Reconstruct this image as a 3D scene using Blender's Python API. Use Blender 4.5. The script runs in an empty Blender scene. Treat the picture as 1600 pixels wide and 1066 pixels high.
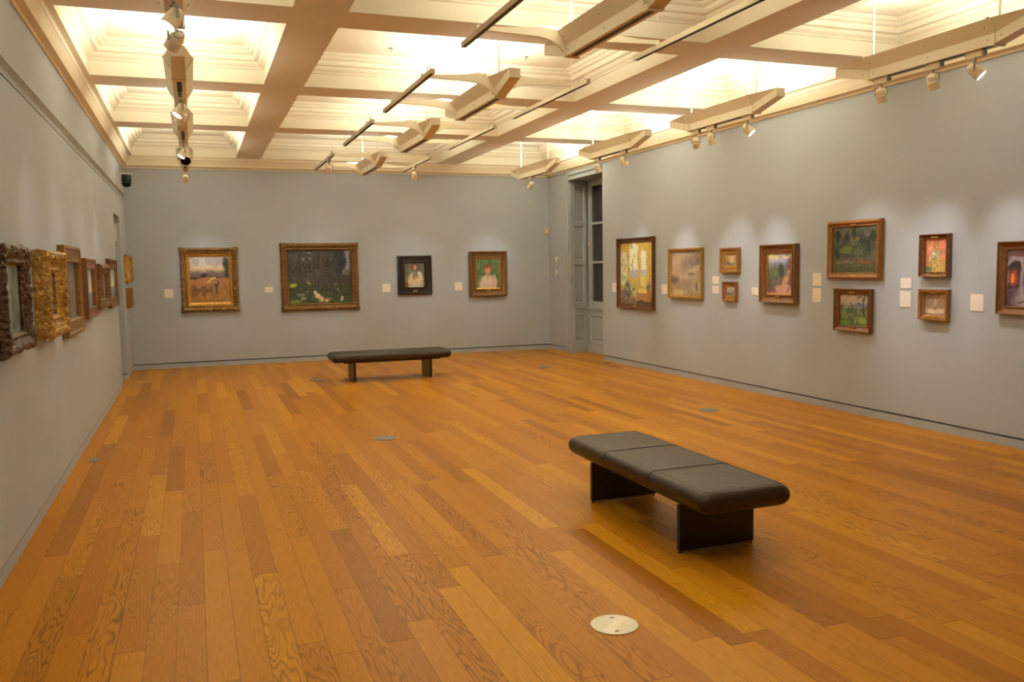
import bpy, bmesh, math, random
import numpy as np
from mathutils import Vector, Matrix
random.seed(7)
SC = bpy.context.scene
COL = SC.collection
PI = math.pi

# ------------------------------------------------------------------ helpers
def lin(c):
    c = np.asarray(c, float) / 255.0
    return np.where(c <= 0.04045, c / 12.92, ((c + 0.055) / 1.055) ** 2.4)

class MB:
    """collects primitive shapes; build() links them as one mesh object"""
    def __init__(s): s.v = []; s.f = []
    def add(s, vs, fs):
        o = len(s.v); s.v += [tuple(v) for v in vs]; s.f += [tuple(i + o for i in f) for f in fs]; return s
    def box(s, a, b):
        x0, y0, z0 = a; x1, y1, z1 = b
        return s.add([(x0,y0,z0),(x1,y0,z0),(x1,y1,z0),(x0,y1,z0),(x0,y0,z1),(x1,y0,z1),(x1,y1,z1),(x0,y1,z1)],
                     [(0,3,2,1),(4,5,6,7),(0,1,5,4),(1,2,6,5),(2,3,7,6),(3,0,4,7)])
    def rings(s, rings, cap0=True, cap1=True, closed=True):
        n = len(rings[0]); vs = [p for r in rings for p in r]; fs = []
        for i in range(len(rings) - 1):
            for j in range(n if closed else n - 1):
                k = (j + 1) % n
                fs.append((i*n+j, i*n+k, (i+1)*n+k, (i+1)*n+j))
        if cap0: fs.append(tuple(range(n - 1, -1, -1)))
        if cap1: fs.append(tuple((len(rings)-1)*n + j for j in range(n)))
        return s.add(vs, fs)
    def lathe(s, prof, seg=24, M=Matrix.Identity(4), cap0=True, cap1=True):
        R = [[M @ Vector((r*math.cos(2*PI*j/seg), r*math.sin(2*PI*j/seg), z)) for j in range(seg)] for r, z in prof]
        return s.rings(R, cap0, cap1)
    def tube(s, pts, r, seg=8):
        pts = [Vector(p) for p in pts]; R = []
        for i, p in enumerate(pts):
            d = (pts[min(i+1, len(pts)-1)] - pts[max(i-1, 0)]).normalized()
            a = d.cross(Vector((0, 0, 1)))
            if a.length < 1e-4: a = Vector((1, 0, 0))
            a.normalize(); b = d.cross(a)
            R.append([p + r*(math.cos(2*PI*j/seg)*a + math.sin(2*PI*j/seg)*b) for j in range(seg)])
        return s.rings(R)
    def build(s, name, mat, parent=None, smooth=False, bevel=0, loc=None):
        me = bpy.data.meshes.new(name); me.from_pydata(s.v, [], s.f)
        bm = bmesh.new(); bm.from_mesh(me); bmesh.ops.recalc_face_normals(bm, faces=bm.faces); bm.to_mesh(me); bm.free()
        me.materials.append(mat)
        o = bpy.data.objects.new(name, me); COL.objects.link(o)
        if parent: o.parent = parent
        if loc: o.location = loc
        if smooth:
            for p in me.polygons: p.use_smooth = True
            m = o.modifiers.new('edge', 'EDGE_SPLIT'); m.split_angle = math.radians(38)
        if bevel:
            m = o.modifiers.new('bevel', 'BEVEL'); m.width = bevel; m.segments = 2; m.limit_method = 'ANGLE'
        return o

def tag(o, label, cat, group=None):
    o['label'] = label; o['category'] = cat
    if group: o['group'] = group
    return o
def thing(name, label, cat, loc=(0,0,0), rz=0, group=None):
    o = bpy.data.objects.new(name, None); COL.objects.link(o)
    o.location = loc; o.rotation_euler = (0, 0, rz); o.empty_display_size = .1
    return tag(o, label, cat, group)
def struct(name, mb, mat, **k):
    o = mb.build(name, mat, **k); o['kind'] = 'structure'; return o
def dup(root, label, loc=None, rz=None):
    r = root.copy(); COL.objects.link(r); r['label'] = label
    if loc: r.location = loc
    if rz is not None: r.rotation_euler = (0, 0, rz)
    for ch in list(root.children):
        c = ch.copy(); COL.objects.link(c); c.parent = r
        for g in list(ch.children):
            d = g.copy(); COL.objects.link(d); d.parent = c
    return r

# ------------------------------------------------------------------ materials
class NT:
    def __init__(s, name):
        s.m = bpy.data.materials.new(name); s.m.use_nodes = True
        s.n = s.m.node_tree.nodes; s.l = s.m.node_tree.links
        s.b = s.n['Principled BSDF']
    def node(s, t, **k):
        n = s.n.new(t)
        for a, v in k.items(): setattr(n, a, v)
        return n
    def link(s, a, b): s.l.new(a, b)
    def math(s, op, a, b=None, c=None):
        n = s.node('ShaderNodeMath', operation=op)
        for i, v in enumerate((a, b, c)):
            if v is None: continue
            if isinstance(v, (int, float)): n.inputs[i].default_value = v
            else: s.link(v, n.inputs[i])
        return n.outputs[0]
    def coord(s, w='Object'): return s.node('ShaderNodeTexCoord').outputs[w]
    def noise(s, vec, scale, detail=4, rough=.55, dist=0):
        n = s.node('ShaderNodeTexNoise'); s.link(vec, n.inputs['Vector'])
        n.inputs['Scale'].default_value = scale; n.inputs['Detail'].default_value = detail
        n.inputs['Roughness'].default_value = rough; n.inputs['Distortion'].default_value = dist
        return n.outputs['Fac']
    def ramp(s, fac, stops):
        n = s.node('ShaderNodeValToRGB'); s.link(fac, n.inputs[0]); cr = n.color_ramp
        while len(cr.elements) < len(stops): cr.elements.new(.5)
        for e, (p, c) in zip(cr.elements, stops):
            e.position = p; e.color = (*c, 1) if len(c) == 3 else c
        return n.outputs[0]
    def mix(s, fac, a, b, mode='MIX'):
        n = s.node('ShaderNodeMix', data_type='RGBA', blend_type=mode)
        for i, v in ((0, fac), (6, a), (7, b)):
            if isinstance(v, (int, float)): n.inputs[i].default_value = v
            elif isinstance(v, tuple): n.inputs[i].default_value = (*v, 1)
            else: s.link(v, n.inputs[i])
        return n.outputs[2]
    def bump(s, h, strength=.3, dist=.01):
        n = s.node('ShaderNodeBump'); n.inputs['Strength'].default_value = strength; n.inputs['Distance'].default_value = dist
        s.link(h, n.inputs['Height']); s.link(n.outputs[0], s.b.inputs['Normal'])
    def set(s, **k):
        for a, v in k.items():
            i = s.b.inputs[a.replace('_', ' ')]
            if isinstance(v, (int, float)): i.default_value = v
            elif isinstance(v, tuple): i.default_value = (*v, 1) if len(v) == 3 else v
            else: s.link(v, i)
        return s

def paint_mat(name, col, rough=.6, var=.06, scale=3, spec=.4, bump=0):
    t = NT(name); c = t.coord()
    n = t.noise(c, scale, 5)
    lo = tuple(x*(1-var) for x in col); hi = tuple(min(1, x*(1+var)) for x in col)
    t.set(Base_Color=t.ramp(n, [(.3, lo), (.7, hi)]), Roughness=rough, Specular_IOR_Level=spec)
    if bump: t.bump(t.noise(c, 240, 2), bump, .002)
    return t.m
def metal_mat(name, col, rough=.35, metal=1., var=.15, scale=25):
    t = NT(name); n = t.noise(t.coord(), scale, 5)
    t.set(Base_Color=t.ramp(n, [(.3, tuple(x*(1-var) for x in col)), (.7, tuple(min(1, x*(1+var)) for x in col))]),
          Roughness=rough, Metallic=metal)
    return t.m
def frame_mat(name, hi, lo, metal=.55, rough=.42, scale=38, relief=0):
    """gilded or stained moulding: two worn tones"""
    t = NT(name); c = t.coord()
    n = t.noise(c, scale, 6, .65)
    t.set(Base_Color=t.ramp(n, [(.32, lo), (.62, hi)]), Roughness=rough, Metallic=metal)
    if relief:
        vo = t.node('ShaderNodeTexVoronoi', feature='SMOOTH_F1'); t.link(c, vo.inputs['Vector']); vo.inputs['Scale'].default_value = 46
        t.bump(t.math('ADD', vo.outputs['Distance'], t.math('MULTIPLY', t.noise(c, 70, 4), .6)), relief, .02)
    else: t.bump(t.noise(c, 90, 4), .35, .003)
    return t.m
def wood_frame_mat(name, hi, lo, rough=.38):
    t = NT(name); mp = t.node('ShaderNodeMapping'); t.link(t.coord(), mp.inputs[0]); mp.inputs['Scale'].default_value = (8, 20, 8)
    n = t.noise(mp.outputs[0], 3, 6, .6, .5)
    t.set(Base_Color=t.ramp(n, [(.3, lo), (.7, hi)]), Roughness=rough, Metallic=.15)
    return t.m
def emit_mat(name, col, st):
    t = NT(name); t.set(Base_Color=(.8,.8,.8), Emission_Color=col, Emission_Strength=st); return t.m

M = {}
M['wall'] = paint_mat('wall_paint', (.425, .470, .545), .75, .035, 1.3, .25, .12)
M['trimblue'] = paint_mat('woodwork_paint', (.41, .455, .51), .5, .03, 2, .35)
M['skirt'] = paint_mat('skirting_paint', (.40, .44, .52), .5, .03, 2, .35)
M['plaster'] = paint_mat('ceiling_plaster', (.83, .785, .64), .8, .02, 2, .2)
M['cornice'] = paint_mat('cornice_paint', (.87, .80, .64), .7, .02, 2, .2)
M['fixture'] = paint_mat('fixture_enamel', (.84, .78, .64), .5, .02, 5, .35)
M['fixdark'] = paint_mat('dark_slot', (.03, .025, .02), .5, .1, 5)
M['trackbar'] = paint_mat('track_enamel', (.60, .53, .40), .45, .03, 5)
M['lamphead'] = paint_mat('lamp_enamel', (.84, .75, .59), .45, .03, 9)
M['steelrod'] = metal_mat('rod_steel', (.78, .76, .72), .3, .8)
M['lens'] = emit_mat('lamp_glow', (1, .93, .95), 9)
M['lensoff'] = paint_mat('lamp_glass', (.25, .22, .2), .2, .1, 9, .6)
M['black'] = paint_mat('black_plastic', (.006, .006, .007), .3, .1, 9, .35)
M['card'] = None
M['grille'] = paint_mat('grille_paint', (.33, .32, .29), .55, .03, 5)
M['beige'] = paint_mat('beige_plastic', (.70, .62, .48), .45, .03, 8)
M['white'] = paint_mat('white_plastic', (.75, .73, .68), .4, .03, 8)
M['leadgrey'] = metal_mat('grey_plate', (.25, .26, .27), .45, .6)
M['glass'] = None

def wood_floor():
    t = NT('oak_planks'); co = t.coord()
    sep = t.node('ShaderNodeSeparateXYZ'); t.link(co, sep.inputs[0]); x, y = sep.outputs[0], sep.outputs[1]
    px = t.math('DIVIDE', t.math('SUBTRACT', x, .245), .1213)
    i = t.math('FLOOR', px); fx = t.math('SUBTRACT', px, i)
    w1 = t.node('ShaderNodeTexWhiteNoise', noise_dimensions='1D'); t.link(i, w1.inputs['W'])
    py = t.math('ADD', t.math('DIVIDE', y, 1.7), t.math('MULTIPLY', w1.outputs['Value'], 17.3))
    j = t.math('FLOOR', py); fy = t.math('SUBTRACT', py, j)
    cb = t.node('ShaderNodeCombineXYZ'); t.link(i, cb.inputs[0]); t.link(j, cb.inputs[1])
    w2 = t.node('ShaderNodeTexWhiteNoise', noise_dimensions='2D'); t.link(cb.outputs[0], w2.inputs['Vector'])
    sc = t.node('ShaderNodeSeparateColor'); t.link(w2.outputs['Color'], sc.inputs[0])
    r1, r2, r3 = sc.outputs
    # plank-local coordinates, shifted per plank
    v = t.node('ShaderNodeCombineXYZ')
    t.link(t.math('ADD', x, t.math('MULTIPLY', r1, 40)), v.inputs[0])
    t.link(t.math('ADD', t.math('MULTIPLY', y, .12), t.math('MULTIPLY', r2, 60)), v.inputs[1])
    tone = t.ramp(w2.outputs['Value'], [(0, (.35, .125, .006)), (.12, (.47, .183, .008)), (.5, (.535, .218, .0095)), (.84, (.585, .250, .011)), (1, (.68, .320, .018))])
    # contour lines of a stretched noise: cathedral grain, strong on some planks only
    n1 = t.noise(v.outputs[0], 9, 2.2, .45, .25)
    fr = t.math('FRACT', t.math('MULTIPLY', n1, 19))
    ring = t.math('ABSOLUTE', t.math('SUBTRACT', fr, .5))
    rl = t.ramp(ring, [(.0, (1, 1, 1)), (.15, (.5, .5, .5)), (.27, (0, 0, 0))])
    st = t.ramp(r3, [(.25, (.10, .10, .10)), (.55, (.40, .40, .40)), (.72, (.85, .85, .85)), (.9, (1, 1, 1))])
    patch = t.ramp(t.noise(v.outputs[0], 4, 2), [(.35, (.15, .15, .15)), (.62, (1, 1, 1))])
    g = t.mix(1.0, t.mix(1.0, rl, st, 'MULTIPLY'), patch, 'MULTIPLY')
    c1 = t.mix(t.math('MULTIPLY', g, .85), tone, (.14, .048, .005))
    # fine pores
    v2 = t.node('ShaderNodeCombineXYZ')
    t.link(t.math('ADD', t.math('MULTIPLY', x, 14), t.math('MULTIPLY', r2, 90)), v2.inputs[0]); t.link(t.math('MULTIPLY', y, .9), v2.inputs[1])
    n2 = t.noise(v2.outputs[0], 9, 5, .65)
    c2 = t.mix(t.ramp(n2, [(.38, (.26, .26, .26)), (.6, (0, 0, 0))]), c1, (.24, .085, .006))
    # large soft wear
    n3 = t.noise(co, .55, 3)
    c3 = t.mix(t.ramp(n3, [(.35, (0, 0, 0)), (.7, (.10, .10, .10))]), c2, (.52, .225, .016))
    # joints between planks
    jx = t.math('LESS_THAN', t.math('MINIMUM', fx, t.math('SUBTRACT', 1, fx)), .011)
    jy = t.math('LESS_THAN', t.math('MINIMUM', fy, t.math('SUBTRACT', 1, fy)), .0012)
    jj = t.math('MAXIMUM', t.math('MULTIPLY', jx, t.math('ADD', .3, t.math('MULTIPLY', w1.outputs['Value'], .6))), t.math('MULTIPLY', jy, .7))
    t.set(Base_Color=t.mix(jj, c3, (.07, .024, .006)), Specular_IOR_Level=.11,
          Roughness=t.ramp(n2, [(.3, (.36, .36, .36)), (.7, (.30, .30, .30))]))
    t.bump(t.math('SUBTRACT', t.math('MULTIPLY', n2, .15), jj), .12, .002)
    return t.m
M['floor'] = wood_floor()

def leather():
    t = NT('brown_leather'); c = t.coord()
    n = t.noise(c, 5, 4, .6, .6)
    vo = t.node('ShaderNodeTexVoronoi'); t.link(c, vo.inputs['Vector']); vo.inputs['Scale'].default_value = 260
    t.set(Base_Color=t.ramp(n, [(.3, (.027, .0145, .007)), (.7, (.038, .022, .0115))]), Roughness=.40, Specular_IOR_Level=.42)
    w = t.noise(c, 9, 3, .5, 1.2)
    t.bump(t.math('ADD', t.math('MULTIPLY', vo.outputs['Distance'], .25), t.math('MULTIPLY', w, 3.0)), .22, .006)
    return t.m
M['leather'] = leather()
M['benchleg'] = paint_mat('dark_leg', (.016, .0125, .011), .38, .12, 7, .45)
M['chrome'] = metal_mat('chrome_strip', (.7, .66, .6), .25)

def brushed():
    t = NT('brushed_steel'); c = t.coord()
    sep = t.node('ShaderNodeSeparateXYZ'); t.link(c, sep.inputs[0])
    r = t.math('SQRT', t.math('ADD', t.math('POWER', sep.outputs[0], 2), t.math('POWER', sep.outputs[1], 2)))
    cb = t.node('ShaderNodeCombineXYZ'); t.link(t.math('MULTIPLY', r, 400), cb.inputs[0])
    n = t.noise(cb.outputs[0], 1, 3)
    t.set(Base_Color=t.ramp(n, [(.3, (.62, .58, .50)), (.7, (.76, .72, .64))]), Metallic=1., Roughness=.34, Anisotropic=.75)
    tg = t.node('ShaderNodeTangent', direction_type='RADIAL', axis='Z'); t.link(tg.outputs[0], t.b.inputs['Tangent'])
    return t.m
M['steel'] = brushed()

def card_mat():
    t = NT('caption_card'); c = t.coord(); sep = t.node('ShaderNodeSeparateXYZ'); t.link(c, sep.inputs[0])
    z = t.math('FRACT', t.math('MULTIPLY', sep.outputs[2], 70)); ln = t.math('LESS_THAN', z, .45)
    n = t.noise(c, 60, 2); m = t.math('MULTIPLY', t.math('MULTIPLY', ln, t.math('GREATER_THAN', n, .42)), .13)
    t.set(Base_Color=t.mix(m, (.90, .86, .80), (.3, .25, .2)), Roughness=.6); return t.m
M['card'] = card_mat()

def glass():
    t = NT('night_glass'); n = t.noise(t.coord(), 1.2, 3)
    t.set(Base_Color=t.ramp(n, [(.3, (.034, .027, .021)), (.7, (.040, .038, .032))]), Roughness=.06, Specular_IOR_Level=.5)
    return t.m
M['glass'] = glass()

def canvas_mat():
    t = NT('oil_paint'); a = t.node('ShaderNodeVertexColor'); a.layer_name = 'paint'
    t.set(Base_Color=a.outputs['Color'], Roughness=.45, Specular_IOR_Level=.35)
    t.bump(t.noise(t.coord(), 55, 4, .6), .35, .003)
    return t.m
M['canvas'] = canvas_mat()

# ------------------------------------------------------------------ room shell
W, D, H, HB, Y0 = 7.44, 15.34, 3.296, 3.479, -2.2
fl = MB().box((-.7, Y0 - .2, -.12), (W + .6, D + .2, 0)); struct('floor', fl, M['floor'])
SK, WB = .076, .093          # skirting height, bottom edge of the wall lining
# left wall: lining with a doorway and a slot for the air grille
DY0, DY1, DZ = 13.07, 14.06, 2.43
wl = MB()
wl.box((-.10, Y0, WB), (0, DY0, 2.757)).box((-.10, DY1, WB), (0, D + .1, 2.757)).box((-.10, DY0, DZ), (0, DY1, 2.757))
wl.box((-.10, Y0, 2.768), (0, D + .1, 2.797)).box((-.10, Y0, 2.874), (0, D + .1, HB + .4))
wl.box((-.14, Y0, 2.70), (-.10, D + .1, 2.95))
struct('wall_left', wl, M['wall'])
dw = MB().box((-.62, DY1, WB), (-.10, DY1 + .1, DZ)).box((-.62, DY0 - .1, WB), (-.10, DY0, DZ)).box((-.62, DY0, DZ), (-.10, DY1, DZ + .1))
struct('trim_1', dw, M['wall'])
d1 = MB().box((-.66, DY0 - .1, 0), (-.60, DY1 + .1, DZ + .1)); struct('door_1', d1, M['trimblue'])
bl = MB().box((-.10, Y0, 0), (-.006, DY0, SK)).box((-.10, DY1, 0), (-.006, D + .1, SK)).box((-.62, DY1 + .006, 0), (-.10, DY1 + .1, SK)).box((-.62, DY0 - .1, 0), (-.10, DY0 - .012, SK))
struct('baseboard_left', bl, M['skirt'])
# back wall
struct('wall_back', MB().box((-.1, D, WB), (W + .6, D + .1, HB + .4)), M['wall'])
struct('baseboard_back', MB().box((-.1, D + .006, 0), (W + .1, D + .1, SK)), M['skirt'])
# right wall: display lining up to the window bay, then plain wall beyond it
RY, WY0, WY1, WZ = 13.0, 12.45, 14.36, 3.14
wr = MB().box((W, Y0, WB), (W + .05, RY, HB + .02)).box((W + .012, WY1, WB), (W + .11, D + .1, HB + .02)).box((W + .03, WY0 - .2, WZ), (W + .5, WY1, HB + .02)).box((W + .051, Y0, 0), (W + .09, WY0, HB + .4)).box((W - .0, Y0, HB + .02), (W + .1, D + .1, HB + .4))
struct('wall_right', wr, M['wall'])
struct('baseboard_right', MB().box((W + .006, Y0, 0), (W + .05, RY - .005, SK)).box((W + .018, WY1 + .12, 0), (W + .1, D + .1, SK)), M['skirt'])
struct('wall_front', MB().box((-.1, Y0 - .1, 0), (W + .1, Y0, HB + .4)), M['wall'])

# window bay
XB = 7.83
def panelled(mb, org, ux, uy, w, z0, z1, panels, th=.03, inset=.024):
    """a board in the plane (ux, z) with sunk, moulded panels; ux along, uy into the board"""
    ux = Vector(ux).normalized(); uy = Vector(uy).normalized(); org = Vector(org)
    P = lambda a, d, z: org + ux*a + uy*d + Vector((0, 0, z))
    xs = sorted({0, w} | {p[0] for p in panels} | {p[1] for p in panels}); zs = sorted({z0, z1} | {p[2] for p in panels} | {p[3] for p in panels})
    for i in range(len(xs)-1):
        for k in range(len(zs)-1):
            a, b, c, d = xs[i], xs[i+1], zs[k], zs[k+1]
            if any(abs(p[0]-a) < 1e-6 and abs(p[1]-b) < 1e-6 and p[2] <= c + 1e-6 and p[3] >= d - 1e-6 for p in panels): continue
            mb.rings([[P(a, 0, c), P(b, 0, c), P(b, 0, d), P(a, 0, d)], [P(a, th, c), P(b, th, c), P(b, th, d), P(a, th, d)]])
    for a, b, c, d in panels:
        m = .022; R = []
        for e, dep in ((0, 0), (m*.45, .009), (m, inset), (m + .02, inset), (m + .035, inset - .010)):
            R.append([P(a+e, dep, c+e), P(b-e, dep, c+e), P(b-e, dep, d-e), P(a+e, dep, d-e)])
        mb.rings(R, False, True)
tr = MB()   # architrave around the bay
for y0, y1, x0 in ((WY1, WY1 + .035, W - .02), (WY1 + .035, WY1 + .10, W - .006), (WY1 + .10, WY1 + .14, W - .03)):
    tr.box((x0, y0, 0), (W + .012, y1, WZ + .17))
for z0, z1, x0 in ((WZ, WZ + .035, W - .02), (WZ + .035, WZ + .085, W - .006), (WZ + .085, WZ + .12, W - .03), (WZ + .12, WZ + .15, W - .012)):
    tr.box((x0, RY + .004, z0), (W + .03, WY1 + .0, z1))
struct('trim_2', tr, M['trimblue'])
sp = MB(); sw = math.hypot(XB - W - .02, .07)
panelled(sp, (W + .02, WY1, 0), (XB - W - .02, .07, 0), (-.07, XB - W - .02, 0), sw, 0, .80, [(.07, sw - .055, .20, .69)])
sp.rings([[(W + .02, WY1 + .02, .80), (XB + .02, WY1 + .09, .80), (XB + .02, WY1 + .13, .80), (W + .02, WY1 + .13, .80)], [(W + .02, WY1 + .02, HB), (XB + .02, WY1 + .09, HB), (XB + .02, WY1 + .13, HB), (W + .02, WY1 + .13, HB)]])
sp.box((W + .02, WY1 + .13, 0), (XB + .1, WY1 + .16, HB))
struct('trim_3', sp, M['trimblue'])
sk = MB(); u = Vector((XB - W - .02, .07, 0)).normalized()
a0 = Vector((W + .02, WY1, 0)); n_ = Vector((.07, -(XB - W - .02), 0)).normalized()*.014
sk.rings([[a0 + n_, a0 + u*sw + n_, a0 + u*sw, a0], [p + Vector((0, 0, .13)) for p in (a0 + n_, a0 + u*sw + n_, a0 + u*sw, a0)]])
sk.box((XB - .014, WY0, 0), (XB + .01, WY1 + .06, .13))
struct('baseboard_window', sk, M['trimblue'])
wb = MB()
panelled(wb, (XB, WY1 + .07, 0), (0, -1, 0), (1, 0, 0), WY1 + .07 - WY0, 0, .80, [(.09, .62, .20, .68), (.74, 1.27, .20, .68), (1.39, 1.88, .20, .68)])
wb.box((XB - .02, WY0, .80), (XB + .05, WY1 + .06, .83)).box((XB, WY0 - .1, WZ - .03), (XB + .05, WY1 + .1, HB))
wb.box((W + .1, WY0 - .12, 0), (XB + .1, WY0, HB))
struct('wall_window', wb, M['trimblue'])
# sash window: three tall lights high in the bay, each pane of its own
wf = MB(); yl, yr = WY1 + .05, WY0
wf.box((XB + .005, yl - .16, .83), (XB + .055, yl, WZ - .03)).box((XB + .005, yr, .83), (XB + .055, yr + .16, WZ - .03))
for z0, z1 in ((.83, .945), (1.635, 1.675), (2.335, 2.375), (3.03, WZ - .03)): wf.box((XB + .005, yr + .16, z0), (XB + .055, yl - .16, z1))
ym = (yl + yr)/2; wf.box((XB + .012, ym - .02, .945), (XB + .05, ym + .02, 3.03))
win = struct('window_1', wf, M['trimblue'], bevel=.006)
for z0, z1 in ((.945, 1.635), (1.675, 2.335), (2.375, 3.03)):
    for a, b in ((yr + .16, ym - .02), (ym + .02, yl - .16)):
        g = MB().box((XB + .03, a, z0), (XB + .038, b, z1)).build('pane', M['glass'], win)
# folded shutter on the splay
sh = thing('window_shutter', 'tall blue-grey panelled shutter folded on the window splay', 'shutter', (W + .03, WY1 - .012, .80))
sm = MB(); panelled(sm, (0, 0, 0), (XB - W - .05, .07, 0), (-.07, XB - W - .05, 0), .36, .012, 2.32,
                    [(.065, .30, .11, .82), (.065, .30, .90, 1.52), (.065, .30, 1.60, 2.22)], .027)
sm.build('shutter_leaf', M['trimblue'], sh)
for z in (.5, 1.7): MB().box((-.004, -.010, z), (.012, .004, z + .08)).build('hinge', M['leadgrey'], sh)

# ceiling: beam grid with moulded coffers
XS = [(.157, 1.748), (2.143, 5.199), (5.621, 7.283)]
YS = [(12.30, 15.183), (9.626, 11.857), (6.903, 9.166), (4.21, 6.46), (1.51, 3.76), (-1.2, 1.06)]
ce = MB()
xl = [0] + [v for p in XS for v in p] + [W]; yl_ = sorted([Y0, D] + [v for p in YS for v in p])
for i in range(len(xl)-1):
    for k in range(len(yl_)-1):
        a, b, c, d = xl[i], xl[i+1], yl_[k], yl_[k+1]
        if any(abs(p[0]-a) < 1e-6 for p in XS) and any(abs(q[0]-c) < 1e-6 for q in YS):
            R = []
            for e, z in ((0, HB), (0, 3.612), (.014, 3.622), (.014, 3.632), (.042, 3.655), (.052, 3.672), (.052, 3.684), (.088, 3.690),
                         (.098, 3.706), (.098, 3.735), (.125, 3.742), (.142, 3.757), (.142, 3.768), (.160, 3.772), (.178, 3.788), (.185, 3.80)):
                R.append([(a+e, c+e, z), (b-e, c+e, z), (b-e, d-e, z), (a+e, d-e, z)])
            ce.rings(R, False, True)
        else: ce.add([(a, c, HB), (b, c, HB), (b, d, HB), (a, d, HB)], [(0, 1, 2, 3)])
struct('ceiling', ce, M['plaster'])
struct('ceiling_slab', MB().box((-.7, Y0 - .2, 3.84), (W + .6, D + .2, 3.95)), M['plaster'])
# cornice
prof = [(0, H), (.014, H), (.014, H + .020), (.018, H + .024), (.040, H + .030), (.066, H + .034), (.068, H + .038), (.068, H + .060), (.071, H + .066),
        (.071, H + .074), (.075, H + .085), (.084, H + .110), (.096, H + .135), (.099, H + .139), (.104, H + .141), (.106, H + .150), (.108, H + .183)]
co = MB(); R = []
for e, z in prof: R.append([(e, Y0 + e, z), (W - e, Y0 + e, z), (W - e, D - e, z), (e, D - e, z)])
co.rings(R, False, False); struct('trim_4', co, M['cornice'])

# ------------------------------------------------------------------ air grille
gr = thing('air_grille', 'long slim slatted air grille high along the left wall', 'grille', (0, 0, 2.797))
g1 = MB().box((-.004, Y0 + .4, -.002), (.003, 15.2, .006)).box((-.004, Y0 + .4, .071), (.003, 15.2, .079)).box((-.004, 15.19, -.002), (.003, 15.2, .079))
g1.build('grille_frame', M['grille'], gr)
g2 = MB()
for k in range(6):
    z = .012 + k*.0105; g2.box((-.007, Y0 + .4, z), (.0, 15.19, z + .0050))
g2.build('slats', M['grille'], gr)
MB().box((-.016, Y0 + .4, .001), (-.009, 15.19, .076)).build('gap_shade_sheet', M['fixdark'], gr)  # dark sheet put in as the shade in the gaps between slats

# ------------------------------------------------------------------ suspended uplighters
ZB, ZK, ZT, CH, TH, HL, EL = 3.12, 3.197, 3.295, .050, .113, .605, .395   # bottom, knee, rim; half widths; half length, end length
def hull():
    m = MB()
    def sec(y, zb, zk, zt, th): return [(-CH, y, zb), (CH, y, zb), (CH, y, zk), (th, y, zt), (-th, y, zt), (-CH, y, zk)]
    secs = [sec(-HL-EL, ZT-.078-ZB, ZT-.001-ZB, ZT-ZB, CH+.001), sec(-HL, 0, ZK-ZB, ZT-ZB, TH), sec(HL, 0, ZK-ZB, ZT-ZB, TH), sec(HL+EL, ZT-.078-ZB, ZT-.001-ZB, ZT-ZB, CH+.001)]
    n = 6
    for i in range(3):
        for j in (0, 1, 2, 4, 5):
            k = (j+1) % n; m.add([secs[i][j], secs[i][k], secs[i+1][k], secs[i+1][j]], [(0, 1, 2, 3)])
    for s in (secs[0], secs[3]): m.add(s, [(0, 1, 2, 3, 4, 5)])
    return m
def slot():
    return MB().box((-.019, -HL + .04, -.002), (.019, HL - .04, .0015))
def rim_pan():
    return MB().box((-CH+.004, -HL-.2, ZK-ZB+.002), (CH-.004, HL+.2, ZK-ZB+.008))
def rib(y):
    t = .014; o = .008
    outer = [(-CH-o, -o), (CH+o, -o), (CH+o, ZK-ZB-.002), (TH+o, ZT-ZB+.006), (TH-.006, ZT-ZB+.006), (TH-.004, ZT-ZB+.001), (CH+.001, ZK-ZB), (CH+.001, -.0005), (-CH-.001, -.0005), (-CH-.001, ZK-ZB), (-TH+.004, ZT-ZB+.001), (-TH+.006, ZT-ZB+.006), (-TH-o, ZT-ZB+.006), (-CH-o, ZK-ZB-.002)]
    m = MB(); n = len(outer)
    for a, b in ((0, 7), (7, 0)): pass
    quads = [(0, 1, 7, 8), (1, 2, 6, 7), (2, 3, 5, 6), (3, 4, 5, 5), (0, 8, 9, 13), (13, 9, 10, 12), (12, 10, 11, 11)]
    for q in quads:
        q = tuple(dict.fromkeys(q))
        m.rings([[(outer[i][0], y - t, outer[i][1]) for i in q], [(outer[i][0], y + t, outer[i][1]) for i in q]])
    return m
TX, TZ = .715, .115      # side tracks: offset from the axis, height above channel bottom
def arm(y, s):
    """gull-wing bracket: slim at the track, curving down round the trough"""
    top = []; bot = []
    N = 22
    for k in range(N + 1):
        f = k/N; x = TX + .01 + (CH - TX - .01)*f
        e = max(0, (.30 - x)/.25)          # 0 away from trough, 1 at channel
        top.append((x, TZ + .052 + .030*min(1, max(0, (.55 - x)/.4)) + .013*math.sin(min(1, e*1.25)*PI)))
        bot.append((x, TZ + .022 - .018*f - .098*max(0, e)**2.6))
    m = MB(); R = []
    for (x, zt), (_, zb) in zip(top, bot): R.append([(s*x, y - .010, zb), (s*x, y + .010, zb), (s*x, y + .010, zt), (s*x, y - .010, zt)])
    return m.rings(R)
def track(s):
    return MB().box((s*TX - .019, -.96, TZ - .018), (s*TX + .019, .96, TZ + .020))
def track_slot(s):
    return MB().box((s*TX - .013, -.93, TZ - .0195), (s*TX + .013, .93, TZ - .0175))
def cable(x, y, z):
    return MB().tube([(x - .0, y - .10, z), (x + .0, y - .09, z + .035), (x, y - .06, z + .050), (x, y - .03, z + .035), (x, y, z + .045), (x, y + .02, z + .01)], .0035, 6)
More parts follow.
